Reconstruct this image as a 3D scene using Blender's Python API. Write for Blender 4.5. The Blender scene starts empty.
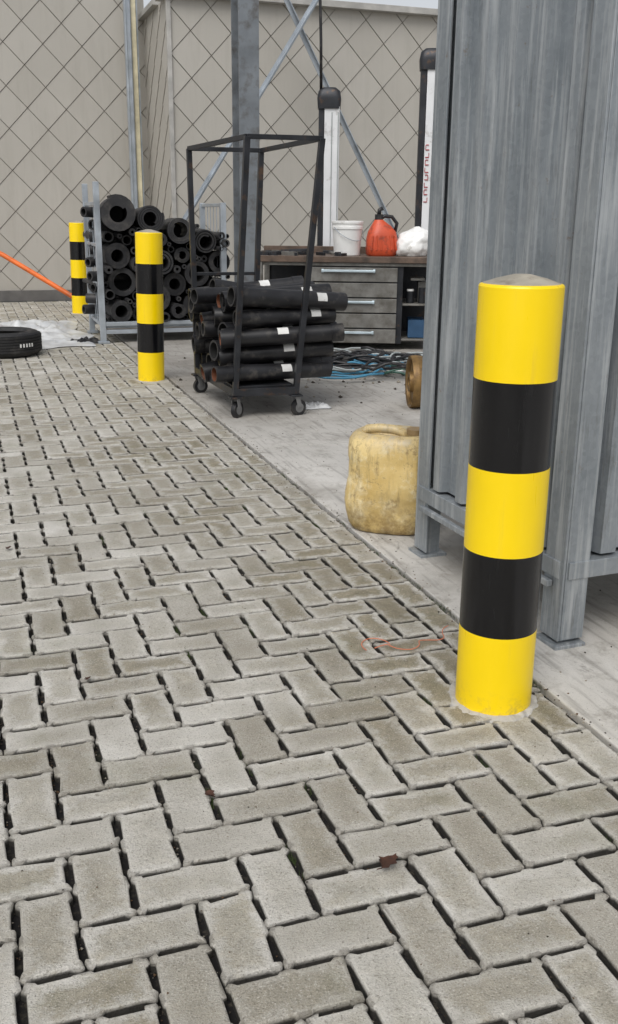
import bpy, math, random
from mathutils import Vector, Matrix, noise as mn
R=random.Random(7)
sc=bpy.context.scene
# ---------------------------------------------------------------- node helpers
class NT:
    def __init__(s,name):
        s.m=bpy.data.materials.new(name); s.m.use_nodes=True
        s.t=s.m.node_tree; s.b=s.t.nodes['Principled BSDF']
        s.co=s.t.nodes.new('ShaderNodeTexCoord').outputs['Object']
    def n(s,ty,ins=None,**kw):
        nd=s.t.nodes.new(ty)
        for k,v in kw.items(): setattr(nd,k,v)
        if ins:
            for k,v in ins.items():
                s.set(nd.inputs[k],v)
        return nd
    def set(s,sock,v):
        if isinstance(v,bpy.types.NodeSocket): s.t.links.new(v,sock)
        else: sock.default_value=v
    def noise(s,scale,detail=4,rough=.55,vec=None,dist=0):
        return s.n('ShaderNodeTexNoise',{'Vector':vec or s.co,'Scale':scale,'Detail':min(detail,5),'Roughness':rough,'Distortion':dist}).outputs['Fac']
    def ramp(s,fac,a,b,to0=0.,to1=1.):
        return s.n('ShaderNodeMapRange',{0:fac,1:a,2:b,3:to0,4:to1}).outputs[0]
    def mix(s,f,a,b,bt='MIX'):
        nd=s.t.nodes.new('ShaderNodeMix'); nd.data_type='RGBA'; nd.blend_type=bt
        s.set(nd.inputs[0],f)
        for i,v in ((6,a),(7,b)):
            if isinstance(v,tuple) and len(v)==3: v=(*v,1)
            s.set(nd.inputs[i],v)
        return nd.outputs[2]
    def math(s,op,a,b=0.,c=0.):
        nd=s.t.nodes.new('ShaderNodeMath'); nd.operation=op
        s.set(nd.inputs[0],a); s.set(nd.inputs[1],b); s.set(nd.inputs[2],c)
        return nd.outputs[0]
    def scaled(s,v,vec=None):
        return s.n('ShaderNodeMapping',{'Vector':vec or s.co,'Scale':v}).outputs[0]
    def bump(s,h,strength=.3,dist=.01):
        nd=s.n('ShaderNodeBump',{'Height':h,'Strength':strength,'Distance':dist}); s.set(s.b.inputs['Normal'],nd.outputs[0])
    def out(s,col=None,rough=None,metal=None,**k):
        if col is not None:
            if isinstance(col,tuple) and len(col)==3: col=(*col,1)
            s.set(s.b.inputs['Base Color'],col)
        if rough is not None: s.set(s.b.inputs['Roughness'],rough)
        if metal is not None: s.set(s.b.inputs['Metallic'],metal)
        for a,v in k.items(): s.set(s.b.inputs[a.replace('_',' ')],v)
        return s.m
def simple(name,col,rough=.5,metal=0,var=.25,scale=6,dirt=None,dirtamt=.3,**k):
    t=NT(name)
    dk=tuple(c*(1-var) for c in col); lt=tuple(min(1,c*(1+var*.6)) for c in col)
    n1=t.noise(scale,4)
    c=t.mix(t.ramp(n1,.3,.7),dk,lt)
    if dirt: c=t.mix(t.ramp(t.noise(scale*1.7,5,.65),.62-dirtamt*.4,.72,0,.85),c,dirt)
    r=t.ramp(n1,.3,.7,max(.05,rough-.08),min(1,rough+.1))
    return t.out(c,r,metal,**k)
# ---------------------------------------------------------------- mesh builder
class MB:
    def __init__(s): s.v=[];s.f=[];s.mi=[];s.sm=[];s.att=[]
    def add(s,vs,fs,m=0,sm=False,M=None):
        o=len(s.v)
        for p in vs:
            p=Vector(p)
            s.v.append(M@p if M else p)
        for f in fs:
            s.f.append([i+o for i in f]); s.mi.append(m); s.sm.append(sm)
    def box(s,c,d,m=0,M=None,rz=0,rx=0,ry=0):
        x,y,z=d[0]/2,d[1]/2,d[2]/2
        T=Matrix.Translation(c)@Matrix.Rotation(rz,4,'Z')@Matrix.Rotation(ry,4,'Y')@Matrix.Rotation(rx,4,'X')
        if M: T=M@T
        vs=[(-x,-y,-z),(x,-y,-z),(x,y,-z),(-x,y,-z),(-x,-y,z),(x,-y,z),(x,y,z),(-x,y,z)]
        s.add(vs,[(0,3,2,1),(4,5,6,7),(0,1,5,4),(1,2,6,5),(2,3,7,6),(3,0,4,7)],m,False,T)
    def beam(s,p0,p1,w,h,m=0,up=Vector((0,0,1))):
        p0=Vector(p0);p1=Vector(p1);d=(p1-p0).normalized()
        if abs(d.dot(up))>.98: up=Vector((0,1,0))
        a=d.cross(up).normalized();b=a.cross(d).normalized()
        vs=[]
        for p in (p0,p1):
            for i,j in ((-1,-1),(1,-1),(1,1),(-1,1)): vs.append(p+a*i*w/2+b*j*h/2)
        s.add(vs,[(0,1,2,3),(7,6,5,4),(0,4,5,1),(1,5,6,2),(2,6,7,3),(3,7,4,0)],m)
    def frame(s,p0,p1):
        d=(Vector(p1)-Vector(p0)).normalized(); up=Vector((0,0,1)) if abs(d.z)<.95 else Vector((0,1,0))
        a=d.cross(up).normalized();b=a.cross(d).normalized(); return a,b
    def tube(s,p0,p1,r,m=0,seg=16,r1=None,inner=None,mi=None,caps=True):
        p0=Vector(p0);p1=Vector(p1);a,b=s.frame(p0,p1); r1=r if r1 is None else r1
        cs=[(math.cos(2*math.pi*i/seg),math.sin(2*math.pi*i/seg)) for i in range(seg)]
        vs=[p0+(a*c+b*q)*r for c,q in cs]+[p1+(a*c+b*q)*r1 for c,q in cs]
        s.add(vs,[(i,(i+1)%seg,seg+(i+1)%seg,seg+i) for i in range(seg)],m,True)
        if inner:
            mi=m if mi is None else mi
            vi=[p0+(a*c+b*q)*inner for c,q in cs]+[p1+(a*c+b*q)*inner for c,q in cs]
            s.add(vi,[(i,seg+i,seg+(i+1)%seg,(i+1)%seg) for i in range(seg)],mi,True)
            s.add([p0+(a*c+b*q)*r for c,q in cs]+[p0+(a*c+b*q)*inner for c,q in cs],[(i,seg+i,seg+(i+1)%seg,(i+1)%seg) for i in range(seg)],m)
            s.add([p1+(a*c+b*q)*r1 for c,q in cs]+[p1+(a*c+b*q)*inner for c,q in cs],[(i,(i+1)%seg,seg+(i+1)%seg,seg+i) for i in range(seg)],m)
        elif caps:
            s.add([p0+(a*c+b*q)*r for c,q in cs],[tuple(range(seg))[::-1]],m)
            s.add([p1+(a*c+b*q)*r1 for c,q in cs],[tuple(range(seg))],m)
    def roll(s,p0,p1,ri,ro,turns,th,m=0,start=0.):
        p0=Vector(p0);p1=Vector(p1);a,b=s.frame(p0,p1); n=int(turns*22); vs=[]
        for i in range(n+1):
            t=start+2*math.pi*turns*i/n; q=ri+(ro-ri)*i/n; dirv=a*math.cos(t)+b*math.sin(t)
            vs+=[p0+dirv*q,p0+dirv*(q-th),p1+dirv*(q-th),p1+dirv*q]
        for i in range(n):
            o,o2=i*4,i*4+4
            s.add([vs[o],vs[o+1],vs[o2+1],vs[o2]],[(0,1,2,3)],m)
            s.add([vs[o+2],vs[o+3],vs[o2+3],vs[o2+2]],[(0,1,2,3)],m)
            s.add([vs[o],vs[o2],vs[o2+3],vs[o+3]],[(0,1,2,3)],m,True)
            s.add([vs[o+1],vs[o+2],vs[o2+2],vs[o2+1]],[(0,1,2,3)],m,True)
        s.add(vs[-4:],[(0,1,2,3)],m); s.add(vs[:4],[(0,1,2,3)],m)
    def patch(s,p0,p1,r,a0,a1,m=0,n=6):
        p0=Vector(p0);p1=Vector(p1);a,b=s.frame(p0,p1)
        vs=[]
        for p in (p0,p1):
            for i in range(n+1):
                t=a0+(a1-a0)*i/n; vs.append(p+(a*math.cos(t)+b*math.sin(t))*r)
        s.add(vs,[(i,i+1,n+2+i,n+1+i) for i in range(n)],m,True)
    def revolve(s,prof,m=0,seg=40,M=None,sm=True,mats=None):
        for k in range(len(prof)-1):
            (r0,z0),(r1,z1)=prof[k],prof[k+1]
            vs=[];
            for r,z in ((r0,z0),(r1,z1)):
                for i in range(seg):
                    t=2*math.pi*i/seg; vs.append((r*math.cos(t),r*math.sin(t),z))
            s.add(vs,[(i,(i+1)%seg,seg+(i+1)%seg,seg+i) for i in range(seg)],mats[k] if mats else m,sm,M)
    def path(s,pts,r,m=0,seg=8):
        pts=[Vector(p) for p in pts]; vs=[]
        pa=None
        for i,p in enumerate(pts):
            d=(pts[min(i+1,len(pts)-1)]-pts[max(i-1,0)]).normalized()
            if pa is None:
                up=Vector((0,0,1)) if abs(d.z)<.9 else Vector((0,1,0)); a=d.cross(up).normalized()
            else:
                a=(pa-d*pa.dot(d)).normalized()
            pa=a; b=a.cross(d).normalized()
            for j in range(seg):
                t=2*math.pi*j/seg; vs.append(p+(a*math.cos(t)+b*math.sin(t))*r)
        n=len(pts); fs=[(i*seg+j,i*seg+(j+1)%seg,(i+1)*seg+(j+1)%seg,(i+1)*seg+j) for i in range(n-1) for j in range(seg)]
        fs+=[tuple(range(seg))[::-1],tuple((n-1)*seg+j for j in range(seg))]
        s.add(vs,fs,m,True)
    def loft(s,rings,m=0,seg=48,M=None,cap=True,mats=None):
        vs=[]
        for z,hx,hy,e,cx,cy in rings:
            for i in range(seg):
                t=2*math.pi*i/seg; c,q=math.cos(t),math.sin(t)
                vs.append((cx+hx*math.copysign(abs(c)**(2/e),c),cy+hy*math.copysign(abs(q)**(2/e),q),z))
        n=len(rings)
        s.add(vs,[(i*seg+j,i*seg+(j+1)%seg,(i+1)*seg+(j+1)%seg,(i+1)*seg+j) for i in range(n-1) for j in range(seg)],m,True,M)
        if cap:
            s.add(vs[:seg],[tuple(range(seg))[::-1]],m,False,M); s.add(vs[-seg:],[tuple(range(seg))],m,False,M)
    def obj(s,name,mats,loc=(0,0,0),bevel=0,rz=0):
        me=bpy.data.meshes.new(name); me.from_pydata([tuple(p) for p in s.v],[],s.f)
        for m in mats: me.materials.append(m)
        me.polygons.foreach_set('material_index',s.mi); me.polygons.foreach_set('use_smooth',s.sm)
        me.update()
        o=bpy.data.objects.new(name,me); sc.collection.objects.link(o); o.location=loc; o.rotation_euler=(0,0,rz)
        if bevel:
            b=o.modifiers.new('bev','BEVEL'); b.width=bevel; b.segments=2; b.limit_method='ANGLE'; b.angle_limit=math.radians(50)
        return o
# ---------------------------------------------------------------- materials
def mat_paver():
    t=NT('paver_concrete')
    at=t.n('ShaderNodeAttribute',attribute_name='loc').outputs['Vector']
    sp=t.n('ShaderNodeSeparateXYZ',{0:at}).outputs
    ex=t.math('MULTIPLY',t.math('SUBTRACT',1.,t.math('ABSOLUTE',sp[0])),.05)
    ey=t.math('MULTIPLY',t.math('SUBTRACT',1.,t.math('ABSOLUTE',sp[1])),.1)
    d=t.math('MINIMUM',ex,ey); rnd=sp[2]
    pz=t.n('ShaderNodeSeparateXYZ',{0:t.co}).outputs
    n22=t.noise(24,5,.7)
    d2=t.math('ADD',d,t.math('MULTIPLY',t.math('SUBTRACT',n22,.5),.13))
    stain=t.ramp(d2,.003,.032)
    nb=t.noise(1.2,4,.6)
    # paving is browner where dirt washes off the yard slab
    bigv=t.math('ADD',t.ramp(nb,.35,.62),t.ramp(pz[0],.2,1.1,-.35,.28))
    amt=t.math('MULTIPLY',stain,t.math('ADD',t.math('MULTIPLY',bigv,.60),t.math('MULTIPLY',rnd,.50)))
    amt=t.n('ShaderNodeClamp',{0:amt}).outputs[0]
    light=t.mix(t.ramp(t.noise(6,4),.3,.7),(.43,.41,.365),(.66,.64,.595))
    dark=t.mix(t.ramp(n22,.3,.7),(.125,.110,.066),(.36,.32,.235))
    c=t.mix(amt,light,dark)
    r2=t.math('FRACT',t.math('MULTIPLY',rnd,7.31))
    c=t.mix(t.math('MULTIPLY',t.math('POWER',r2,2.),.50),c,(.19,.165,.115))
    c=t.mix(t.ramp(t.noise(3.1,4,.7),.55,.72,0,.35),c,(.20,.20,.11))
    n330=t.noise(300,3,.7)
    c=t.mix(t.ramp(n330,.57,.68,0,.55),c,(.74,.71,.65))
    c=t.mix(t.ramp(n330,.43,.32,0,.65),c,(.075,.066,.05))
    n70=t.noise(85,4,.7)
    c=t.mix(t.ramp(n70,.58,.68,0,.5),c,(.14,.12,.085))
    c=t.mix(t.ramp(d,.006,.0,0,.6),c,(.08,.07,.053))
    c=t.mix(t.ramp(pz[2],-.0035,-.010,0,.93),c,(.014,.012,.009))  # block sides darken with depth: soiling plus joint shade put into the colour
    h=t.math('ADD',t.math('ADD',n330,t.math('MULTIPLY',n70,1.3)),t.math('MULTIPLY',n22,1.2))
    t.bump(h,.8,.004)
    return t.out(c,t.ramp(n22,.3,.7,.55,.88))
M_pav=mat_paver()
def mat_bed():
    t=NT('joint_bed')
    n=t.noise(60,5,.7)
    c=t.mix(t.ramp(n,.52,.74),(.006,.005,.005),(.07,.06,.042))
    c=t.mix(t.ramp(t.noise(3,3),.6,.75,0,.5),c,(.04,.055,.016))
    return t.out(c,.95)
M_bed=mat_bed()
def mat_conc(name='slab_concrete',k=1.):
    t=NT(name)
    n1=t.noise(1.6,5,.65)
    c=t.mix(t.ramp(n1,.3,.7),(.43*k,.415*k,.385*k),(.62*k,.60*k,.565*k))
    c=t.mix(t.ramp(t.noise(.9,5,.7,dist=.6),.48,.66,0,.7),c,(.24,.22,.19))
    n9=t.noise(9,5,.78)
    c=t.mix(t.ramp(n9,.52,.68,0,.65),c,(.23,.21,.18))
    n3=t.noise(260,2)
    c=t.mix(t.ramp(n3,.6,.75,0,.45),c,(.12,.11,.1))
    w=t.n('ShaderNodeTexNoise',{'Vector':t.scaled((14,1.2,1)),'Scale':3.,'Detail':4.}).outputs[0]
    c=t.mix(t.ramp(w,.53,.70,0,.5),c,(.15,.14,.125))
    c=t.mix(t.ramp(t.noise(3.7,5,.75,dist=1.),.62,.70,0,.6),c,(.10,.092,.08))
    sp=t.n('ShaderNodeSeparateXYZ',{0:t.co}).outputs
    f=t.math('MULTIPLY',t.ramp(sp[1],1.,4.6),t.ramp(n1,.35,.6,.3,.8))
    c=t.mix(f,c,(.17,.155,.135))
    t.bump(t.math('ADD',n3,n9),.4,.004); return t.out(c,t.ramp(n1,.3,.7,.6,.9))
M_conc=mat_conc(); M_mort=mat_conc('mortar',.85)
def mat_ground():
    t=NT('ground_soil'); c=t.mix(t.ramp(t.noise(2,5),.3,.7),(.16,.15,.13),(.26,.25,.225)); return t.out(c,.95)
def mat_paint(name,col,dirtc,r=.28,amt=1.):
    t=NT(name)
    c=t.mix(t.ramp(t.noise(5,3),.3,.7),tuple(x*.95 for x in col),col)
    sp=t.n('ShaderNodeSeparateXYZ',{0:t.co}).outputs
    low=t.ramp(sp[2],.0,.07,1,0)
    c=t.mix(t.math('MULTIPLY',low,t.ramp(t.noise(38,5,.7),.48,.7,0,.7)),c,dirtc)
    c=t.mix(t.ramp(t.noise(60,5,.8),.69,.75,0,.6*amt),c,dirtc)
    st=t.noise(9,5,.6,vec=t.scaled((5,5,.5)))
    c=t.mix(t.ramp(st,.6,.8,0,.16*amt),c,dirtc)
    return t.out(c,t.ramp(st,.3,.7,r-.06,r+.1),0)
M_yel=mat_paint('bollard_yellow',(.98,.69,.0),(.42,.30,.08),.32)
M_blk=mat_paint('bollard_black',(.004,.004,.005),(.06,.055,.05),.2,.5)
def mat_galv(name='galvanised_steel',k=1.):
    t=NT(name)
    vo=t.n('ShaderNodeTexVoronoi',{'Vector':t.co,'Scale':75.}).outputs['Color']
    g=t.n('ShaderNodeSeparateColor',{0:vo}).outputs[0]
    c=t.mix(t.ramp(t.noise(3,4),.3,.7),(.19*k,.215*k,.235*k),(.30*k,.325*k,.345*k))
    c=t.mix(t.math('MULTIPLY',g,.2),c,(.42,.45,.48))
    st=t.noise(5,5,.65,vec=t.scaled((9,9,.45)))
    c=t.mix(t.ramp(st,.48,.68,0,.75),c,(.50,.52,.53))
    c=t.mix(t.ramp(t.noise(6,5,.78,vec=t.scaled((6,6,.7))),.56,.72,0,.55),c,(.12,.118,.11))
    c=t.mix(t.ramp(t.noise(17,5,.8),.63,.7,0,.5),c,(.2,.14,.09))
    return t.out(c,t.ramp(st,.3,.7,.34,.56),.4)
M_galv=mat_galv()
def mat_shingle():
    t=NT('shingle_cladding')
    at=t.n('ShaderNodeAttribute',attribute_name='rnd').outputs['Fac']
    c=t.mix(at,(.385,.365,.325),(.42,.40,.36))
    st=t.noise(3,5,.65,vec=t.scaled((4,4,.4)))
    c=t.mix(t.ramp(st,.48,.78,0,.35),c,(.30,.282,.245))
    c=t.mix(t.ramp(t.noise(1.2,3),.5,.75,0,.3),c,(.50,.475,.43))
    return t.out(c,.5)
M_shi=mat_shingle()
M_groove=simple('cladding_groove',(.26,.24,.205),.8)
M_trim=simple('wall_trim',(.42,.41,.385),.45,.1)
M_plinth=simple('wall_plinth',(.13,.125,.12),.8)
M_cream=simple('cream_trim',(.66,.60,.42),.5)
M_col=simple('column_steel',(.22,.24,.26),.45,.4,dirt=(.1,.09,.08))
M_brace=simple('brace_galv',(.42,.46,.50),.4,.5)
M_rubber=simple('black_plastic',(.014,.014,.016),.40,0,.4,9,dirt=(.075,.068,.06),dirtamt=.22)
M_rub2=simple('black_rubber',(.02,.02,.022),.55,0,.4,7,dirt=(.07,.065,.06),dirtamt=.3)
M_rubin=simple('pipe_bore',(.006,.006,.006),.8)
M_oran=simple('orange_liner',(.16,.055,.025),.6,dirt=(.05,.035,.03))
M_label=simple('paper_label',(.72,.72,.70),.7,dirt=(.3,.28,.25),dirtamt=.1)
M_dark=simple('dark_steel',(.035,.037,.042),.42,.5,.3,8,dirt=(.12,.07,.04),dirtamt=.15)
M_cast=simple('caster_grey',(.22,.22,.22),.5,.3)
M_bench=simple('bench_top_wood',(.125,.085,.062),.5,0,.4,7,dirt=(.03,.025,.02),dirtamt=.3)
M_bstl=simple('bench_steel',(.20,.195,.18),.5,.2,.3,6,dirt=(.08,.07,.055),dirtamt=.45)
M_handle=simple('handle_alu',(.55,.65,.70),.35,.4)
M_white=simple('white_plastic',(.82,.82,.80),.4,0,.08,8,dirt=(.5,.48,.44),dirtamt=.05)
M_wpost=simple('white_enamel',(.74,.75,.76),.35,0,.1,5,dirt=(.35,.33,.31),dirtamt=.12)
M_red=simple('red_plastic',(.60,.085,.03),.4,0,.2,8,dirt=(.14,.04,.03),dirtamt=.2)
M_redp=simple('red_paint',(.40,.07,.08),.4)
M_blue=simple('blue_plastic',(.03,.08,.16),.4)
M_bluec=simple('blue_cable',(.06,.24,.38),.4)
M_green=simple('green_hose',(.05,.13,.10),.4)
M_grc=simple('grey_cable',(.35,.38,.38),.5)
M_orr=simple('orange_pipe',(.80,.17,.03),.4,dirt=(.3,.1,.05),dirtamt=.1)
M_brass=simple('rusty_wheel',(.25,.15,.05),.5,.4,.4,12,dirt=(.08,.04,.02))
M_leaf=simple('dry_leaf',(.07,.028,.016),.8,0,.5,60)
M_twine=simple('orange_twine',(.60,.20,.11),.8)
M_cap=simple('bollard_cap',(.36,.33,.27),.6,0,.3,12,dirt=(.15,.12,.09),dirtamt=.3)
def mat_film():
    t=NT('plastic_film'); c=t.mix(t.ramp(t.noise(5,5),.35,.7),(.42,.43,.44),(.66,.67,.67))
    return t.out(c,.32)
M_film=mat_film()
def mat_can():
    t=NT('yellowed_hdpe')
    n14=t.noise(13,5,.75)
    c=t.mix(t.ramp(t.noise(6,4),.3,.7),(.58,.40,.13),(.80,.64,.31))
    c=t.mix(t.ramp(n14,.50,.68,0,.65),c,(.84,.77,.55))
    sp=t.n('ShaderNodeSeparateXYZ',{0:t.co}).outputs
    c=t.mix(t.math('MULTIPLY',t.ramp(sp[2],.0,.20,1,.0),t.ramp(t.noise(18,5,.75),.3,.58)),c,(.20,.12,.035))
    c=t.mix(t.math('MULTIPLY',t.ramp(sp[2],.31,.365),t.ramp(n14,.35,.6,.1,.75)),c,(.33,.28,.2))
    c=t.mix(t.ramp(t.noise(24,5,.8),.54,.64,0,.7),c,(.30,.20,.08))
    st=t.noise(6,5,.7,vec=t.scaled((6,6,.8)))
    c=t.mix(t.ramp(st,.52,.68,0,.6),c,(.24,.17,.08))
    t.bump(n14,.35,.012)
    return t.out(c,.42,0)
M_can=mat_can()
# ---------------------------------------------------------------- ground
EDGE=1.282
g=MB(); S=400
g.add([(-S,-S,-.04),(S,-S,-.04),(S,S,-.04),(-S,S,-.04)],[(0,1,2,3)]); g.obj('ground',[mat_ground()])
b=MB(); b.add([(-3.2,-1.6,-.02),(EDGE+.012,-1.6,-.02),(EDGE+.012,13.4,-.02),(-3.2,13.4,-.02)],[(0,1,2,3)])
bed=b.obj('paving_joint_sand',[M_bed])
def outline(hw,hl):
    g_=.0012; x=hw-g_; y=hl-g_; n=.0060; c=.004
    def side(L):
        q=R.uniform(-.006,.006); w1=R.uniform(.008,.016)
        if L>.07: return [(-L+R.uniform(.010,.02),-w1+q),(w1+q,L-R.uniform(.010,.02))]
        return [(-L+R.uniform(.010,.018),L-R.uniform(.010,.018))]
    pts=[]
    pts.append((x,-y+c))
    for a,b_ in side(hl): pts+=[(x,a),(x-n,a+.006),(x-n,b_-.006),(x,b_)]
    pts.append((x,y-c)); pts.append((x-c,y))
    for a,b_ in side(hw)[::-1]: pts+=[(b_,y),(b_-.006,y-n),(a+.006,y-n),(a,y)]
    pts.append((-x+c,y)); pts.append((-x,y-c))
    for a,b_ in side(hl)[::-1]: pts+=[(-x,b_),(-x+n,b_-.006),(-x+n,a+.006),(-x,a)]
    pts.append((-x,-y+c)); pts.append((-x+c,-y))
    for a,b_ in side(hw): pts+=[(a,-y),(a+.006,-y+n),(b_-.006,-y+n),(b_,-y)]
    pts.append((x-c,-y))
    return pts
V=[];F=[];A=[]
def paver(cx,cy,hw,hl,rot):
    o=len(V); P=outline(hw,hl); n=len(P); rnd=R.random()
    dz=R.uniform(-.003,.0015); tx=R.gauss(0,.010); ty=R.gauss(0,.009); ra=R.gauss(0,.010)
    ca,sa=math.cos(ra),math.sin(ra)
    J=[(R.gauss(0,.0009),R.gauss(0,.0009)) for _ in P]
    for k,(ins,z) in enumerate(((0,-.03),(0,-.0045),(.0012,-.0014),(.0036,0))):
        for (x,y),(jx,jy) in zip(P,J):
            x2=x-math.copysign(min(ins,abs(x)),x)+jx*(1+k*.5); y2=y-math.copysign(min(ins,abs(y)*.4),y)+jy*(1+k*.5)
            zz=z+dz+x2*tx+y2*ty if k else z
            X,Y=(x2*ca-y2*sa,x2*sa+y2*ca)
            if rot: X,Y=-Y,X
            V.append((cx+X,cy+Y,zz)); A.extend((x/hw,y/hl,rnd))
    for k in range(3):
        for i in range(n):
            j=(i+1)%n; F.append((o+k*n+i,o+k*n+j,o+(k+1)*n+j,o+(k+1)*n+i))
    F.append(tuple(o+3*n+i for i in range(n)))
w=.1; UB=EDGE-.102
nx0,nx1=-44,0; ny0,ny1=-15,133
for ix in range(nx0,nx1):
    for iy in range(ny0,ny1):
        k=(ix-iy)%4
        x0=UB+ix*w; y0=iy*w
        if k==0:
            if ix==nx1-1: paver(x0+w/2,y0+w/2,w/2,w/2,0)
            else: paver(x0+w,y0+w/2,w/2,w,1)
        elif k==3: paver(x0+w/2,y0+w,w/2,w,0)
yy=-1.5
while yy<13.2:
    paver(UB+.052,yy+w,w/2,w,0); yy+=2*w
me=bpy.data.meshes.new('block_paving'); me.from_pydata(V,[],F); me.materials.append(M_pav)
a=me.attributes.new('loc','FLOAT_VECTOR','POINT'); a.data.foreach_set('vector',A)
pv=bpy.data.objects.new('block_paving',me); sc.collection.objects.link(pv)
s=MB(); us=[EDGE+.012,14]; vs_=[-3,1.15,4.62,8.1,13.4]
for i in range(4):
    s.box(((us[0]+us[1])/2,(vs_[i]+vs_[i+1])/2-3,-.045),(us[1]-us[0],vs_[i+1]-vs_[i]-.012,.094))
s.obj('concrete_yard_slab',[M_conc],(0,3,0),bevel=.004)
# ---------------------------------------------------------------- bollards
def bollard(v,u,rz=0,tilt=0.):
    m=MB(); r=.0925
    for i in range(5):
        m.revolve([(r,i*.2 if i else -.02),(r,(i+1)*.2)],m=(0 if i%2==0 else 1),seg=64)
    m.revolve([(r,1.0),(r-.002,1.004),(r-.008,1.006)],0,64)
    m.revolve([(r-.008,1.006),(r*.6,1.016),(r*.2,1.025),(0.0001,1.026)],2,64)
    o=m.obj('safety_bollard',[M_yel,M_blk,M_cap],(u,v,0),rz=0); o.rotation_euler=(0,tilt,0)
    # ragged mortar patch, feathering out flush with the blocks
    c=MB(); n=96; vs=[]; K=8
    for k in range(K+1):
        for i in range(n):
            t=2*math.pi*i/n; c_,s_=math.cos(t),math.sin(t)
            ro=.118*(1+.20*mn.noise(Vector((c_*1.1,s_*1.1,v)))+.10*mn.noise(Vector((c_*3.5,s_*3.5,v+4)))+.05*mn.noise(Vector((c_*9,s_*9,v+8))))
            q=.086+(ro-.086)*k/K
            z=.0035*(1-(k/K)**2)-.0015+.0025*mn.noise(Vector((q*c_*60,q*s_*60,v)))-(.006 if k==K else 0)
            vs.append((q*c_,q*s_,z))
    c.add(vs,[(k*n+i,(k+1)*n+i,(k+1)*n+(i+1)%n,k*n+(i+1)%n) for k in range(K) for i in range(n)],0,True)
    c.obj('mortar_patch',[M_mort],(u,v,0))
bollard(1.9,1.142,0,-.003); bollard(6.85,1.165,1,.020); bollard(11.7,1.195,2,.02)
# ---------------------------------------------------------------- clad wall
wv=[];wf=[];wr=[];wm=[]
def clip(poly,x0,x1,z0,z1):
    def cl(p,ax,lim,sg):
        out=[]
        for i in range(len(p)):
            a_,b_=p[i],p[(i+1)%len(p)]
            ia=sg*(a_[ax]-lim)>=0; ib=sg*(b_[ax]-lim)>=0
            if ia: out.append(a_)
            if ia!=ib:
                t=(lim-a_[ax])/(b_[ax]-a_[ax]); out.append((a_[0]+t*(b_[0]-a_[0]),a_[1]+t*(b_[1]-a_[1])))
        return out
    for ax,lim,sg in ((0,x0,1),(0,x1,-1),(1,z0,1),(1,z1,-1)):
        poly=cl(poly,ax,lim,sg)
        if len(poly)<3: return []
    return poly
def shingles(x0,x1,z0,z1,fn,a=.235,b=.245):
    nz=int((z1-z0)/b)+3; s_=.978
    for j in range(-1,nz):
        zc=z0+j*b; off=a if j%2 else 0
        n=int((x1-x0)/(2*a))+3
        for i in range(-1,n):
            xc=x0+i*2*a+off
            P=clip([(xc,zc-b*s_),(xc+a*s_,zc),(xc,zc+b*s_),(xc-a*s_,zc)],x0,x1,z0,z1)
            if not P: continue
            o=len(wv); rn=R.random(); tl=R.uniform(-.002,.002)
            for (x,z) in P:
                dep=.004+.014*(b-(z-zc))/(2*b)+tl*(x-xc)/a*.5
                wv.append(fn(x,z,dep))
            for (x,z) in P: wv.append(fn(x,z,-.01))
            k=len(P); wf.append(tuple(range(o,o+k))); wr.append(rn); wm.append(0)
            for q in range(k):
                q2=(q+1)%k; wf.append((o+q2,o+q,o+k+q,o+k+q2)); wr.append(rn); wm.append(0)
VL,VR,UC=13.4,11.8,2.36
shingles(-9,UC,.14,4.3,lambda x,z,d:(x,VL-d,z))
shingles(VR,VL,.14,3.42,lambda x,z,d:(UC-d,x,z))
shingles(UC,16,.14,3.42,lambda x,z,d:(x,VR-d,z))
me=bpy.data.meshes.new('clad'); me.from_pydata(wv,[],wf); me.materials.append(M_shi)
at=me.attributes.new('rnd','FLOAT','FACE'); at.data.foreach_set('value',wr)
wallE=bpy.data.objects.new('shingle_clad_wall',None); sc.collection.objects.link(wallE)
def child(o,p): o.parent=p; return o
cl_=bpy.data.objects.new('shingle_cladding',me); sc.collection.objects.link(cl_); child(cl_,wallE)
m=MB()
m.box(((-9+UC)/2-.0,VL+.153,2.15),(9+UC,.3,4.3),2)
m.box(((UC+16)/2+.01,VR+.153,1.71),(16-UC-.02,.3,3.42),2)
m.box((UC+.143,(VR+VL)/2+.2,1.7),(.28,VL-VR-.1,3.4),2)
m.box(((-9+UC)/2-.02,VL-.02,.07),(9+UC-.06,.05,.138),1)
m.box((UC-.02,(VR+VL)/2,.07),(.05,VL-VR+.08,.136),1)
m.box(((UC+16)/2,VR-.022,.07),(16-UC+.02,.05,.134),1)
m.box(((UC+16)/2-.04,VR+.12,3.45),(16-UC+.1,.46,.07),0)
m.box(((-9+UC)/2,VL+.12,4.34),(9+UC+.3,.46,.07),0)
m.box((UC+.13,(VR+VL)/2+.4,3.446),(.42,VL-VR-.3,.06),0)
m.box((UC-.012,VR-.012,1.78),(.05,.05,3.3),0)
child(m.obj('wall_core_and_trim',[M_trim,M_plinth,M_groove],bevel=.004),wallE)
m=MB()
m.box((0,0,2.2),(.075,.10,4.4),0); m.box((-.026,-.058,2.2),(.01,.016,4.4),0); m.box((.02,-.058,2.2),(.01,.016,4.4),0)
m.box((.075,.02,2.2),(.06,.07,4.38),1); m.box((.12,.03,2.2),(.02,.05,4.38),0)
m.box((0.03,0,.01),(.26,.22,.02),0)
m.obj('vertical_rail_post',[M_brace,M_cream],(2.10,13.1,0),bevel=.003)
m=MB()
m.box((0,-.075,2.6),(.15,.012,5.2)); m.box((0,.075,2.6),(.15,.012,5.2)); m.box((0,0,2.6),(.009,.136,5.2)); m.box((0,0,.012),(.3,.3,.024))
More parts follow.
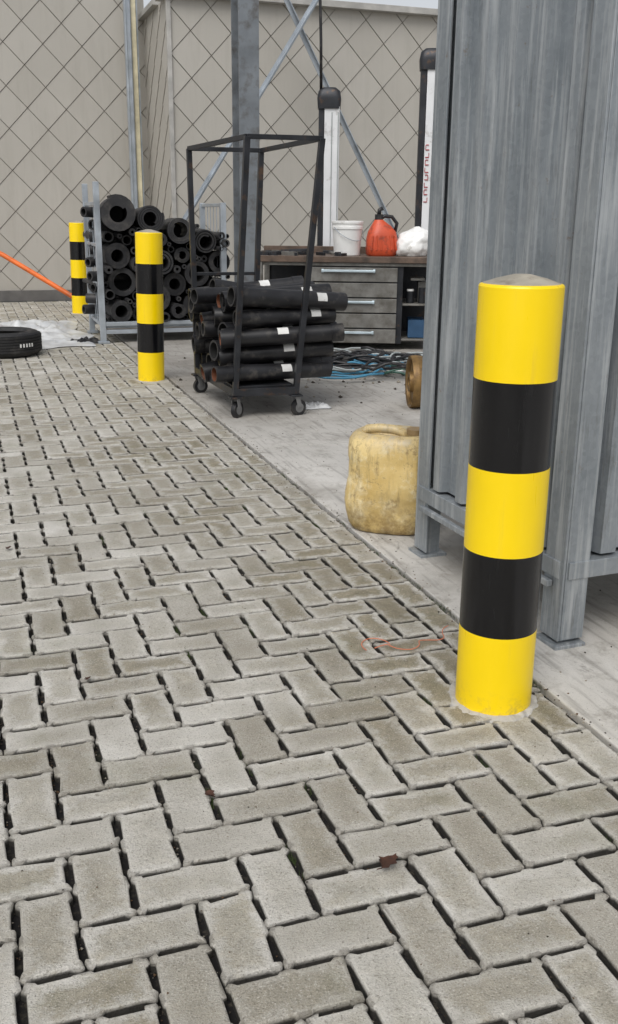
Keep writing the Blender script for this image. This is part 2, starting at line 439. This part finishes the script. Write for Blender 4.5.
for i in (-1,1):
    for j in (-1,1): m.tube((i*.12,j*.12,.02),(i*.12,j*.12,.06),.012,seg=6)
m.obj('steel_column',[M_col],(1.985,7.25,0),rz=math.radians(4))
m=MB()
m.beam((1.75,11.2,.15),(4.72,11.2,4.65),.012,.06); m.beam((1.76,11.17,.16),(4.73,11.17,4.66),.05,.008)
m.beam((2.85,11.3,4.65),(5.38,11.3,.15),.012,.06); m.beam((2.86,11.27,4.66),(5.39,11.27,.16),.05,.008)
m.box((1.75,11.2,.08),(.2,.2,.16)); m.box((5.38,11.28,.08),(.2,.2,.16))
m.obj('cross_brace',[M_brace])
# ---------------------------------------------------------------- corrugated steel cabinet
C0=(1.452,2.10); W_=1.25; D_=.86
E=bpy.data.objects.new('corrugated_steel_cabinet',None); sc.collection.objects.link(E); E.location=(*C0,0); E.rotation_euler=(0,0,.043)
Hc=2.5; zb=.225
def corr(mb,length,fn,z0,z1,per=.17,dep=.030):
    xs=[0]; ds=[0]; x=.015
    while x+per<=length+.001:
        for a_,d_ in ((.0,0),(.045,0),(.053,dep),(.098,dep),(.106,0)):
            xs.append(x+a_*per/.17); ds.append(d_)
        for a_,d_ in ((.132,0),(.137,.008),(.142,0)):
            xs.append(x+a_*per/.17); ds.append(d_)
        x+=per
    xs.append(length); ds.append(0)
    vs=[]
    for z in (z0,z1):
        for x_,d_ in zip(xs,ds): vs.append(fn(x_,d_,z))
    n=len(xs); mb.add(vs,[(i,i+1,n+i+1,n+i) for i in range(n-1)])
m=MB()
corr(m,D_-.10,lambda x,d,z:(.03-d,.05+x,z),zb+.035,Hc-.05,per=.148)
corr(m,W_-.10,lambda x,d,z:(.05+x,.04-d,z),zb+.035,Hc-.05,per=.19)
corr(m,W_-.10,lambda x,d,z:(.05+x,D_-.04+d,z),zb+.035,Hc-.05,per=.19)
corr(m,D_-.10,lambda x,d,z:(W_-.03+d,.05+x,z),zb+.035,Hc-.05)
child(m.obj('corrugated_panels',[M_galv]),E)
m=MB(); L=.085
for cx,sx in ((0,1),(W_,-1)):
    for cy,sy in ((0,1),(D_,-1)):
        m.box((cx+sx*.004,cy+sy*L/2,(Hc+.02)/2+.01),(.008,L,Hc)); m.box((cx+sx*(L/2+.004),cy+sy*.004,(Hc+.02)/2+.01),(L-.01,.0085,Hc-.002))
        m.box((cx+sx*.035,cy+sy*.035,.006),(.10,.10,.012)); m.box((cx+sx*.04,cy+sy*.04,.12),(.05,.05,.23))
for z in (zb,Hc-.02):
    m.box((.015,D_/2,z),(.04,D_-.03,.05)); m.box((W_-.015,D_/2,z),(.04,D_-.03,.05))
    m.box((W_/2,.015,z+.001),(W_-.03,.04,.05)); m.box((W_/2,D_-.015,z+.001),(W_-.03,.04,.05))
m.box((W_/2,D_/2,zb+.012),(W_-.08,D_-.08,.02)); m.box((W_/2,D_/2,Hc+.03),(W_+.06,D_+.06,.03))
m.box((-.012,D_/2-.01,zb-.045),(.018,D_-.1,.018))
child(m.obj('cabinet_frame',[M_galv],bevel=.002),E)
# ---------------------------------------------------------------- yellow jerrycan
m=MB(); hx,hy=.16,.135
rg=[(0,hx*.80,hy*.78,3,0,0),(.008,hx*.91,hy*.90,3,0,0),(.03,hx*.97,hy*.97,3.2,0,0),(.08,hx*1.0,hy*1.0,3.3,0,0)]
for z in (.13,.2,.27): rg+=[(z-.012,hx*1.02,hy*1.02,3.3,0,0),(z,hx*1.01,hy*1.01,3.3,0,0),(z+.012,hx*1.02,hy*1.02,3.3,0,0)]
rg+=[(.315,hx*.99,hy*.985,3.2,0,0),(.345,hx*.95,hy*.93,3,0,0),(.365,hx*.87,hy*.83,3,0,0),(.374,hx*.76,hy*.72,3,0,0),(.373,hx*.68,hy*.62,3,0,0),(.355,hx*.62,hy*.56,3,0,0),(.330,hx*.56,hy*.48,3,0,0),(.325,hx*.3,hy*.3,2.5,0,0)]
m.loft(rg,0,64)
m.path([(-.115,0,.352),(-.09,0,.374),(-.05,0,.380),(.0,0,.378),(.03,0,.37),(.05,0,.335)],.018,0,12)
m.tube((.088,-.03,.35),(.088,-.03,.378),.031,0,24); m.tube((.088,-.03,.374),(.088,-.03,.394),.036,1,20)
for v_ in range(len(m.v)):
    p=m.v[v_]; k=mn.noise(p*7); m.v[v_]=p+Vector((p.x,p.y,0)).normalized()*k*.016*min(1,p.z*10)
o=m.obj('yellow_jerrycan',[M_can,simple('cap_brown',(.25,.17,.08),.5)],(1.45,3.25,0),rz=math.radians(-35))
# ---------------------------------------------------------------- trolley with pipes
E=bpy.data.objects.new('pipe_trolley',None); sc.collection.objects.link(E)
m=MB()
Lb,Fb,Rb,Bb=[Vector(p) for p in ((1.365,6.24,.15),(1.395,5.38,.15),(1.755,5.36,.15),(1.745,6.23,.15))]
Lt,Ft,Rt,Bt=[Vector(p) for p in ((1.355,6.28,1.515),(1.485,5.40,1.535),(1.90,5.36,1.535),(1.81,6.25,1.515))]
for a_,b_ in ((Lb,Lt),(Fb,Ft),(Rb,Rt),(Bb,Bt)): m.beam(a_-Vector((0,0,.02)),b_,.032,.032,up=Vector((0,1,0)))
for a_,b_ in ((Lt,Ft),(Ft,Rt),(Rt,Bt),(Bt,Lt)): m.beam(a_,b_,.026,.026)
for a_,b_ in ((Lb,Fb),(Fb,Rb),(Rb,Bb),(Bb,Lb)): m.beam(a_,b_,.03,.045)
for f in (.25,.5,.75): m.beam(Lb.lerp(Fb,f),Bb.lerp(Rb,f),.03,.03)
m.beam(Lb.lerp(Lt,.45),Bb.lerp(Bt,.45),.02,.02)
c1=(Lb+Fb+Rb+Bb)/4; m.box((c1.x,c1.y,.178),(.35,.84,.012))
for p in (Lb,Fb,Rb,Bb):
    x,y=p.x,p.y; an=R.uniform(-.5,.9)
    d=Vector((math.cos(an),math.sin(an),0)); n=Vector((-d.y,d.x,0)); q=Vector((x,y,0))+d*.02
    m.box((x,y,.122),(.07,.07,.01),0)
    for sgn in (-1,1): m.beam(Vector((x,y,.12))+n*sgn*.02,q+n*sgn*.02+Vector((0,0,.05)),.03,.004,1,up=n)
    m.tube(q-n*.014+Vector((0,0,.047)),q+n*.014+Vector((0,0,.047)),.047,2,24)
    m.tube(q-n*.016+Vector((0,0,.047)),q+n*.016+Vector((0,0,.047)),.028,1,16)
child(m.obj('trolley_frame',[M_dark,M_cast,M_rubber],bevel=.002),E)
m=MB()
z=.25; row=0
while z<.76:
    r=.058
    n=7 if row%2==0 else 6
    nrow=n if row<4 else max(3,n-(row-3)*1)
    for i in range(nrow):
        vv=5.46+i*.121+(.06 if row%2 else 0)+(0.0 if row<4 else (row-3)*.05)+R.uniform(-.008,.008)
        rr=r*R.uniform(.80,1.03); du=R.uniform(-.07,.07); ln=R.uniform(.29,.37)
        sl=R.gauss(0,.045); sz=R.gauss(0,.024)
        cu=1.70+du-.05*(i/6)
        p0=Vector((cu-ln,vv-sl,z-sz)); p1=Vector((cu+ln,vv+sl,z+sz))
        m.tube(p0,p1,rr,0,20,inner=rr*R.uniform(.72,.86),mi=(2 if R.random()<.25 else 1))
        ax=(p1-p0).normalized()
        if R.random()<.5: m.tube(p0-ax*.002,p0+ax*.09,rr*1.07,0,20,inner=rr*.87,mi=1)
        if R.random()<.4: m.tube(p1-ax*.07,p1+ax*.002,rr*1.07,0,20,inner=rr*.87,mi=1)
        if R.random()<.6 or i==0:
            t=R.uniform(-.1,.6)*ln; c=(p0+p1)/2+ax*t
            fa,fb=m.frame(p0,p1); base=math.atan2(fb.dot(Vector((0,-.75,.65))),fa.dot(Vector((0,-.75,.65))))+R.uniform(-.3,.3)
            m.patch(c-ax*.032,c+ax*.032,rr*1.015,base-.5,base+.5,3)
    z+=.103; row+=1
child(m.obj('black_pipe_stack',[M_rubber,M_rubin,M_oran,M_label]),E)
# ---------------------------------------------------------------- stillage behind
E=bpy.data.objects.new('pipe_stillage',None); sc.collection.objects.link(E)
m=MB(); u0,u1,v0,v1=1.10,2.22,8.92,9.75
for x in (u0,u1):
    for y in (v0,v1):
        m.box((x,y,.70 if x==u0 else .62),(.05,.05,1.36 if x==u0 else 1.2)); m.box((x,y,.01),(.1,.1,.02))
for x in (u0,u1):
    for z in (.16,.5,.85,1.2): m.beam((x,v0+.025,z),(x,v1-.025,z),.025,.03)
    for k in range(1,7): m.beam((x,v0+k*.12,.16),(x,v0+k*.12,1.2),.008,.008)
for y in (v0,v1):
    for z in (.10,.17): m.beam((u0+.025,y,z),(u1-.025,y,z),.04,.035)
m.box(((u0+u1)/2,(v0+v1)/2,.14),(u1-u0-.06,v1-v0-.06,.02))
child(m.obj('stillage_frame',[M_brace],bevel=.003),E)
m=MB(); placed=[]
fixed=[(1.27,1.12,.165),(1.57,1.08,.13),(1.82,.98,.125),(2.06,.88,.115),(2.20,.70,.10)]
def okp(x,z,r):
    if x-r<u0+.03 or x+r>u1+.06 or z-r<.17: return False
    lim=1.29-.32*(x-u0)/(u1-u0)
    if z+r>lim: return False
    return all((x-a_)**2+(z-b_)**2>(r+c_)**2*.97 for a_,b_,c_ in placed)
placed+=fixed
for r,tries in ((.12,200),(.1,600),(.08,1500),(.065,2500),(.05,5000),(.035,5000),(.022,3000)):
    for _ in range(tries):
        x=R.uniform(u0,u1+.05); z=R.uniform(.16,1.25); rr=r*R.uniform(.9,1.05)
        if okp(x,z,rr): placed.append((x,z,rr))
for idx,(x,z,r) in enumerate(placed):
    yo=R.uniform(-.10,.10); ln=R.uniform(.7,.9); tx=R.gauss(0,.06); tz=R.gauss(0,.012)
    p0=Vector((x,v0+.02+yo,z)); p1=Vector((x+tx,v0+ln+yo,z+tz))
    if r>.055:
        if idx<4 or R.random()<.6:
            th=r*R.uniform(.10,.16); m.roll(p0,p1,r*R.uniform(.45,.6),r*.98,R.choice((2.3,3.2,2.7)),th,0,R.uniform(0,6))
            m.tube(p0+Vector((0,.25,0)),p0+Vector((0,.3,0)),r*.5,1,16)
        else:
            m.tube(p0,p1,r*.97,0,24,inner=r*R.uniform(.45,.78),mi=1)
            m.tube(p0-Vector((0,.003,0)),p0+Vector((0,.08,0)),r*1.01,0,24,inner=r*.8,mi=1)
    else: m.tube(p0,p1,r*.97,0,20,inner=r*R.choice((.4,.6,.75)),mi=1)
for k in range(9):
    z=.25+k*.11; m.tube((u0-.06+R.uniform(-.04,.05),v0+.12+R.uniform(0,.6),z),(u0+.3,v0+.3+R.uniform(0,.4),z+R.uniform(-.02,.02)),.045,0,16,inner=.03,mi=1)
m.add([(u0+.03,v0+.35,.16),(u1-.03,v0+.35,.16),(u1-.03,v0+.35,.85),(u0+.03,v0+.35,1.15)],[(0,1,2,3)],1)  # added dark backing sheet, keeps gaps between rolls from showing through
child(m.obj('rubber_roll_stack',[M_rub2,M_rubin]),E)
# ---------------------------------------------------------------- tyre
m=MB(); Ro,Ri,h=.31,.195,.2
prof=[(Ri,.02),(Ri+.012,.006),(Ri+.05,.0),(Ro-.03,.012),(Ro-.006,.035)]
for k in range(6):
    z=.045+k*.022; prof+=[(Ro,z),(Ro,z+.014),(Ro-.006,z+.016),(Ro-.006,z+.021)]
prof+=[(Ro-.006,h-.03),(Ro-.03,h-.012),(Ri+.05,h),(Ri+.012,h-.006),(Ri,h-.02),(Ri-.004,h-.03),(Ri+.03,h-.05),(Ri+.05,h/2),(Ri+.03,.05),(Ri,.02)]
m.revolve(prof,0,72,sm=False)
for k in range(5):
    t=-1.35+k*.09; m.box(((Ro+.001)*math.cos(t),(Ro+.001)*math.sin(t),.10),(.004,.012,.028),1,rz=t)
m.obj('car_tyre',[simple('tyre_rubber',(.014,.014,.015),.6,dirt=(.06,.055,.05),dirtamt=.2),M_label],(.22,8.42,0),rz=.2)
def sheet(name,cx,cy,sx,sy,h,n,mat,seed,rz=0,z0=.006):
    m=MB(); vs=[]
    for j in range(n+1):
        for i in range(n+1):
            x=i/n-.5;y=j/n-.5; k=mn.noise(Vector((x*3+seed,y*3,1)));
            ed=1+.25*mn.noise(Vector((x*4+seed,y*4,7)))
            X,Y=x*sx*ed,y*sy*ed
            f=mn.fractal(Vector((x*5+seed,y*5,3)),.9,2.1,5)
            fall=max(0,1-(max(abs(x),abs(y))*2)**3)
            vs.append((X,Y,z0+h*(.15+abs(f))*fall+.002*abs(k)))
    m.add(vs,[(j*(n+1)+i,j*(n+1)+i+1,(j+1)*(n+1)+i+1,(j+1)*(n+1)+i) for j in range(n) for i in range(n)],0,True)
    return m.obj(name,[mat],(cx,cy,0),rz=rz)
sheet('plastic_sheet',.33,9.75,1.35,2.1,.11,80,M_film,3)
sheet('plastic_scrap',1.93,5.55,.18,.13,.05,24,M_film,9)
sheet('plastic_scrap',.95,9.0,.3,.18,.06,24,M_rubber,19)
m=MB(); m.path([(-1.6,13.0,1.62),(-.6,12.85,1.12),(.41,12.6,.62),(1.14,12.3,.16),(1.33,12.22,.035)],.030,0,14)
m.box((-1.6,13.1,.8),(.08,.08,1.6),1); m.box((-1.6,13.1,.02),(.4,.4,.04),1)
m.obj('orange_pipe_on_stand',[M_orr,M_dark])
# ---------------------------------------------------------------- workbench
RZ=math.radians(-22)
BL=(3.20,8.27,0)
BE=bpy.data.objects.new('workbench',None); sc.collection.objects.link(BE); BE.location=BL; BE.rotation_euler=(0,0,RZ)
m=MB()
m.box((0,0,.765),(1.58,.72,.05),0); m.box((0,.34,.82),(1.58,.03,.06),0)
m.box((-.76,-.33,.37),(.05,.05,.74),1); m.box((-.76,.33,.37),(.05,.05,.74),1); m.box((.76,.33,.37),(.05,.05,.74),1); m.box((.76,-.33,.37),(.05,.05,.74),1)
m.box((0,.34,.39),(1.5,.012,.68),3); m.box((0,-.325,.725),(1.47,.03,.028),1)
m.box((.05,.0,.385),(.84,.62,.66),3)
for k in range(5):
    z=.12+k*.13; m.box((.03,-.322,z),(.78,.022,.118),1)
    if k in (0,2,4):
        m.box((.0,-.345,z+.03),(.46,.022,.02),2); m.box((-.22,-.338,z+.03),(.02,.02,.03),2); m.box((.22,-.338,z+.03),(.02,.02,.03),2)
m.box((.61,0,.39),(.28,.6,.016),1); m.box((.61,0,.09),(.28,.6,.016),1)
m.box((-.56,0,.14),(.36,.6,.016),1)
child(m.obj('bench_body',[M_bench,M_bstl,M_handle,M_dark],bevel=.003),BE)
m=MB()
m.box((.60,-.10,.18),(.14,.3,.15),0); m.tube((.54,-.2,.40),(.54,-.2,.50),.035,2,20); m.tube((.54,-.2,.50),(.54,-.2,.515),.03,1,20)
m.tube((.64,-.22,.40),(.64,-.22,.53),.03,2,20); m.box((.66,-.05,.49),(.1,.2,.17),3)
m.box((-.56,-.1,.22),(.28,.3,.14),2); m.tube((-.66,-.2,.37),(-.42,-.15,.36),.07,2,20,inner=.055)
m.box((.60,-.12,.60),(.12,.2,.02),3)
child(m.obj('bench_shelf_items',[M_blue,M_white,M_dark,M_bstl]),BE)
m=MB()
for k in range(26):
    x=R.uniform(-.74,-.02); y=R.uniform(-.3,.2); a_=R.uniform(0,3)
    m.box((x,y,.796+.008),(R.uniform(.04,.16),R.uniform(.015,.05),R.uniform(.012,.04)),R.choice((0,0,1)),rz=a_)
m.tube((-.6,-.05,.81),(-.35,.05,.82),.02,0); m.tube((-.1,.1,.792),(-.1,.1,.86),.04,0)
child(m.obj('bench_tools',[M_dark,M_bstl],bevel=.002),BE)
def place(loc):
    return Matrix.Translation(BL)@Matrix.Rotation(RZ,4,'Z')@Vector(loc)
m=MB()
m.revolve([(.0001,.0),(.108,.0),(.112,.006),(.128,.22),(.136,.222),(.136,.242),(.131,.244),(.131,.265),(.138,.267),(.138,.285),(.130,.288),(.127,.28),(.124,.225),(.106,.012),(.0001,.01)],0,40)
pts=[(.142*math.cos(t),.142*math.sin(t)*.98,.235-.11*math.sin(t)) for t in [math.pi*i/16 for i in range(17)]]
m.path([(x,-abs(y),z) for x,y,z in pts],.003,1,6)
m.obj('white_bucket',[M_white,M_brace],place((-.02,-.12,.79)),rz=.3)
m=MB()
m.loft([(0,.115,.085,3.2,0,0),(.012,.13,.098,3.4,0,0),(.06,.135,.10,3.4,0,0),(.14,.133,.10,3.2,0,0),(.2,.12,.09,2.8,0,0),(.25,.085,.065,2.4,-.01,0),(.285,.05,.045,2,-.025,0),(.30,.036,.036,2,-.03,0)],0,40)
m.tube((-.03,0,.295),(-.03,0,.345),.036,1,20); m.path([(-.03,0,.34),(-.028,0,.38),(.0,0,.395)],.018,1,10)
m.path([(.115,0,.20),(.13,0,.27),(.085,0,.325),(.02,0,.33),(-.02,0,.31)],.016,1,10)
for k in range(6): m.tube((-.11+k*.044,-.098,.05),(-.10+k*.038,-.094,.17),.008,0,8)
m.obj('red_fuel_can',[M_red,M_rubber],place((.28,-.12,.79)),rz=RZ+.2)
def blob(name,loc,sx,sy,sz,mat,seed):
    import bmesh
    bm=bmesh.new(); bmesh.ops.create_icosphere(bm,subdivisions=5,radius=1)
    for v in bm.verts:
        p=v.co.copy(); f=1+.20*mn.fractal(p*1.2+Vector((seed,0,0)),1.0,2,3)
        z=p.z*f+.25*p.x
        v.co=Vector((p.x*f*sx,p.y*f*sy,max(0,(z+.75))*sz/1.6))
    for f in bm.faces: f.smooth=True
    me=bpy.data.meshes.new(name); bm.to_mesh(me); bm.free(); me.materials.append(mat)
    o=bpy.data.objects.new(name,me); sc.collection.objects.link(o); o.location=loc; return o
blob('plastic_bag',place((.56,-.10,.79)),.17,.14,.21,M_white,4)
def mcol(loc,h,w,name,red,rz):
    m=MB()
    m.box((w*.14,0,h/2),(w*.66,w*.7,h),0); m.box((-w*.33,.0,h/2),(w*.24,w*.6,h-.02),1)
    m.box((w*.14,-w*.36,h/2),(w*.04,.01,h-.1),3); m.box((w*.42,-w*.36,h/2),(w*.04,.01,h-.1),3)
    m.box((0,0,.015),(w*2.2,w*2,.03),1)
    m.loft([(h-.02,w*.5,w*.42,5,0,0),(h+.07,w*.53,w*.45,5,0,0),(h+.13,w*.48,w*.4,4,0,0),(h+.16,w*.3,w*.26,3,0,0)],1,32)
    if red:
        # small vertical lettering
        yf=-w*.352-.004; x0=-w*.07
        for k in range(8):
            z=h*.62-.24+k*.065
            m.box((x0,yf,z),(w*.16,.004,.010),2); m.box((x0-w*.07*(1 if k%3 else -1),yf,z+.022),(w*.03,.004,.036),2)
            if k%2: m.box((x0,yf,z+.042),(w*.12,.004,.009),2)
    m.obj(name,[M_wpost,M_dark,M_redp,M_grc],loc,bevel=.002,rz=rz)
mcol((3.23,8.93,0),2.06,.205,'machine_column',False,RZ)
mcol((4.13,8.70,0),2.40,.22,'machine_column',True,RZ)
m=MB(); m.path([(3.15,8.93,2.18),(3.14,8.92,2.6),(3.12,8.93,3.2),(3.11,8.95,4.2),(3.11,8.95,5.2)],.014,0,8); m.obj('hanging_cable',[M_rubber])
m=MB()
m.revolve([(.03,-.04),(.06,-.04),(.065,-.015),(.135,-.012),(.14,-.03),(.158,-.035),(.163,0),(.158,.035),(.14,.03),(.135,.012),(.065,.015),(.06,.04),(.03,.04),(.03,-.04)],0,48)
o=m.obj('rusty_flange_wheel',[M_brass],(2.54,5.40,.158)); o.rotation_euler=(math.radians(90),0,math.radians(75))
m=MB(); m.box((0,0,.05),(.12,.2,.1)); m.box((.0,0,.13),(.05,.06,.16)); m.obj('iron_stand_block',[M_dark],(2.68,5.43,0),bevel=.004,rz=.3)
E=bpy.data.objects.new('cable_tangle',None); sc.collection.objects.link(E)
for nm,mt,cnt,r in (('blue_cables',M_bluec,7,.008),('green_hoses',M_green,3,.009),('black_cables',M_rubber,14,.011),('grey_cables',M_grc,9,.008),('white_cables',M_label,4,.007)):
    m=MB()
    for k in range(cnt):
        cx=2.78+R.gauss(0,.26); cy=6.85+R.gauss(0,.20)-.25*(cx-2.85); ra=R.uniform(.12,.32); ph=R.uniform(0,6); pts=[]
        for i in range(46):
            t=ph+i*.22; q=ra*(1+.25*mn.noise(Vector((i*.13,k,cnt))))
            pts.append((cx+q*1.3*math.cos(t)+.008*i*.5,cy+q*.8*math.sin(t),r+.012+.09*abs(mn.noise(Vector((i*.17,k*3,r*99))))+.008*k*.6))
        m.path(pts,r,0,7)
    child(m.obj(nm,[mt]),E)
m=MB(); pts=[]
for i in range(70):
    t=i/69; pts.append((.97+.26*t+.010*math.sin(t*19),2.25+.06*t-.05*math.sin(t*3.1)+.015*math.sin(t*14),.003+.004*abs(math.sin(t*9))))
m.path(pts,.0014,0,5)
pts=[(.98+.04*math.cos(t),2.26+.05*math.sin(t),.004) for t in [i*.25 for i in range(15)]]
m.path(pts,.0014,0,5); m.obj('orange_twine',[M_twine])
def leaf(x,y,s,rz):
    m=MB(); n=8; vs=[]
    for i in range(n+1):
        t=i/n; wd=math.sin(math.pi*t**.8)*.32*(1+.3*math.sin(i*2.5))+.01
        for q in (-1,-.4,.4,1): vs.append(((t-.5)*s,q*wd*s,.004+.22*s*abs(q)**2*(.5+.5*math.sin(t*5+q))+.02*s))
    m.add(vs,[(i*4+j,i*4+j+1,(i+1)*4+j+1,(i+1)*4+j) for i in range(n) for j in range(3)],0,True)
    m.path([(-.5*s,0,.006),(-.75*s,.05*s,.01)],.001,0,5)
    m.obj('dry_leaf',[M_leaf],(x,y,.002),rz=rz)
leaf(.64,1.385,.05,.6); leaf(.375,1.70,.028,2.); leaf(.05,3.4,.03,1.2); leaf(.9,3.1,.02,.2); leaf(.2,2.3,.02,.9)
m=MB()
def grit(x,y,s,mi,zo=0):
    vs=[]
    for p in ((1,0,0),(-.5,.87,0),(-.5,-.87,0),(0,0,1.1),(.3,.2,-.6)):
        vs.append((x+p[0]*s*R.uniform(.6,1.2),y+p[1]*s*R.uniform(.6,1.2),zo+s*.3+p[2]*s*.7))
    m.add(vs,[(0,1,3),(1,2,3),(2,0,3),(1,0,4),(2,1,4),(0,2,4)],mi)
for _ in range(1200): grit(R.uniform(EDGE+.02,3.4),R.uniform(1.4,8.2),R.uniform(.0015,.006),R.choice((0,0,1)))
for _ in range(900): grit(EDGE+R.gauss(.005,.03),R.uniform(.8,9),R.uniform(.002,.005),R.choice((0,1,1,2)))
for _ in range(900): grit(R.uniform(-.6,EDGE),R.uniform(1.0,6),R.uniform(.001,.003),R.choice((0,1,2)))
for _ in range(5000):
    a_=R.randint(-12,0)*.1+UB
    if R.random()<.5: x=a_+R.gauss(0,.003); y=R.uniform(.9,5)
    else: x=R.uniform(-.2,UB); y=R.randint(9,50)*.1+R.gauss(0,.003)
    grit(x,y,R.uniform(.0015,.004),R.choice((0,0,0,1,2)),-.017)
for _ in range(350): grit(R.gauss(2.7,.5),R.gauss(7.0,.5),R.uniform(.005,.02),R.choice((0,0,1)))
m.obj('grit_debris',[simple('grit_dark',(.05,.04,.03),.9),simple('grit_light',(.30,.27,.22),.9),simple('grit_brown',(.12,.07,.035),.9)])
m=MB()
for _ in range(50):
    ix=R.randint(-8,0); x=UB+ix*.1+R.uniform(-.004,.004); y=R.uniform(1.2,4.2)
    if R.random()<.5: x=EDGE+R.gauss(0,.006)
    for _ in range(40):
        px,py=x+R.gauss(0,.004),y+R.gauss(0,.022); a_=R.uniform(0,6.28); s_=R.uniform(.004,.009)
        m.add([(px,py,-.01),(px+.0015,py+.001,-.01),(px+math.cos(a_)*s_*.6,py+math.sin(a_)*s_*.6,s_*.4)],[(0,1,2)])
m.obj('moss_tufts',[simple('moss',(.07,.11,.025),.8)])
m=MB(); m.box((0,0,.06),(.3,.16,.12)); m.obj('concrete_block',[M_mort],(1.84,2.02,0),bevel=.006,rz=.05)
# ---------------------------------------------------------------- light, world, camera
w=bpy.data.worlds.new('World'); sc.world=w; w.use_nodes=True; nt=w.node_tree
sk=nt.nodes.new('ShaderNodeTexSky'); sk.sky_type='NISHITA'; sk.sun_disc=False
sk.sun_elevation=math.radians(54); sk.sun_rotation=math.radians(217); sk.air_density=1.0; sk.dust_density=3.0; sk.ozone_density=1
hs=nt.nodes.new('ShaderNodeHueSaturation'); hs.inputs['Saturation'].default_value=.22
bg=nt.nodes['Background']; nt.links.new(sk.outputs[0],hs.inputs['Color']); nt.links.new(hs.outputs[0],bg.inputs['Color']); bg.inputs['Strength'].default_value=.15
l=bpy.data.lights.new('sun','SUN'); l.energy=1.5; l.angle=math.radians(40); l.color=(1,.975,.94)
lo=bpy.data.objects.new('sun',l); sc.collection.objects.link(lo)
az=math.radians(217); el=math.radians(54)
sd=Vector((math.sin(az)*math.cos(el),math.cos(az)*math.cos(el),math.sin(el)))
lo.rotation_euler=sd.to_track_quat('Z','Y').to_euler()
sc.view_settings.view_transform='Standard'; sc.view_settings.look='None'; sc.view_settings.exposure=0
cd=bpy.data.cameras.new('camera'); co=bpy.data.objects.new('camera',cd); sc.collection.objects.link(co)
cd.sensor_fit='VERTICAL'; cd.sensor_height=36; cd.lens=34.1; cd.clip_end=1200; cd.clip_start=.05
co.location=(0,0,1.15)
co.rotation_euler=(Matrix.Rotation(math.radians(-19),3,'Z')@Matrix.Rotation(math.radians(90-17.2),3,'X')@Matrix.Rotation(.010,3,'Z')).to_euler()
sc.camera=co
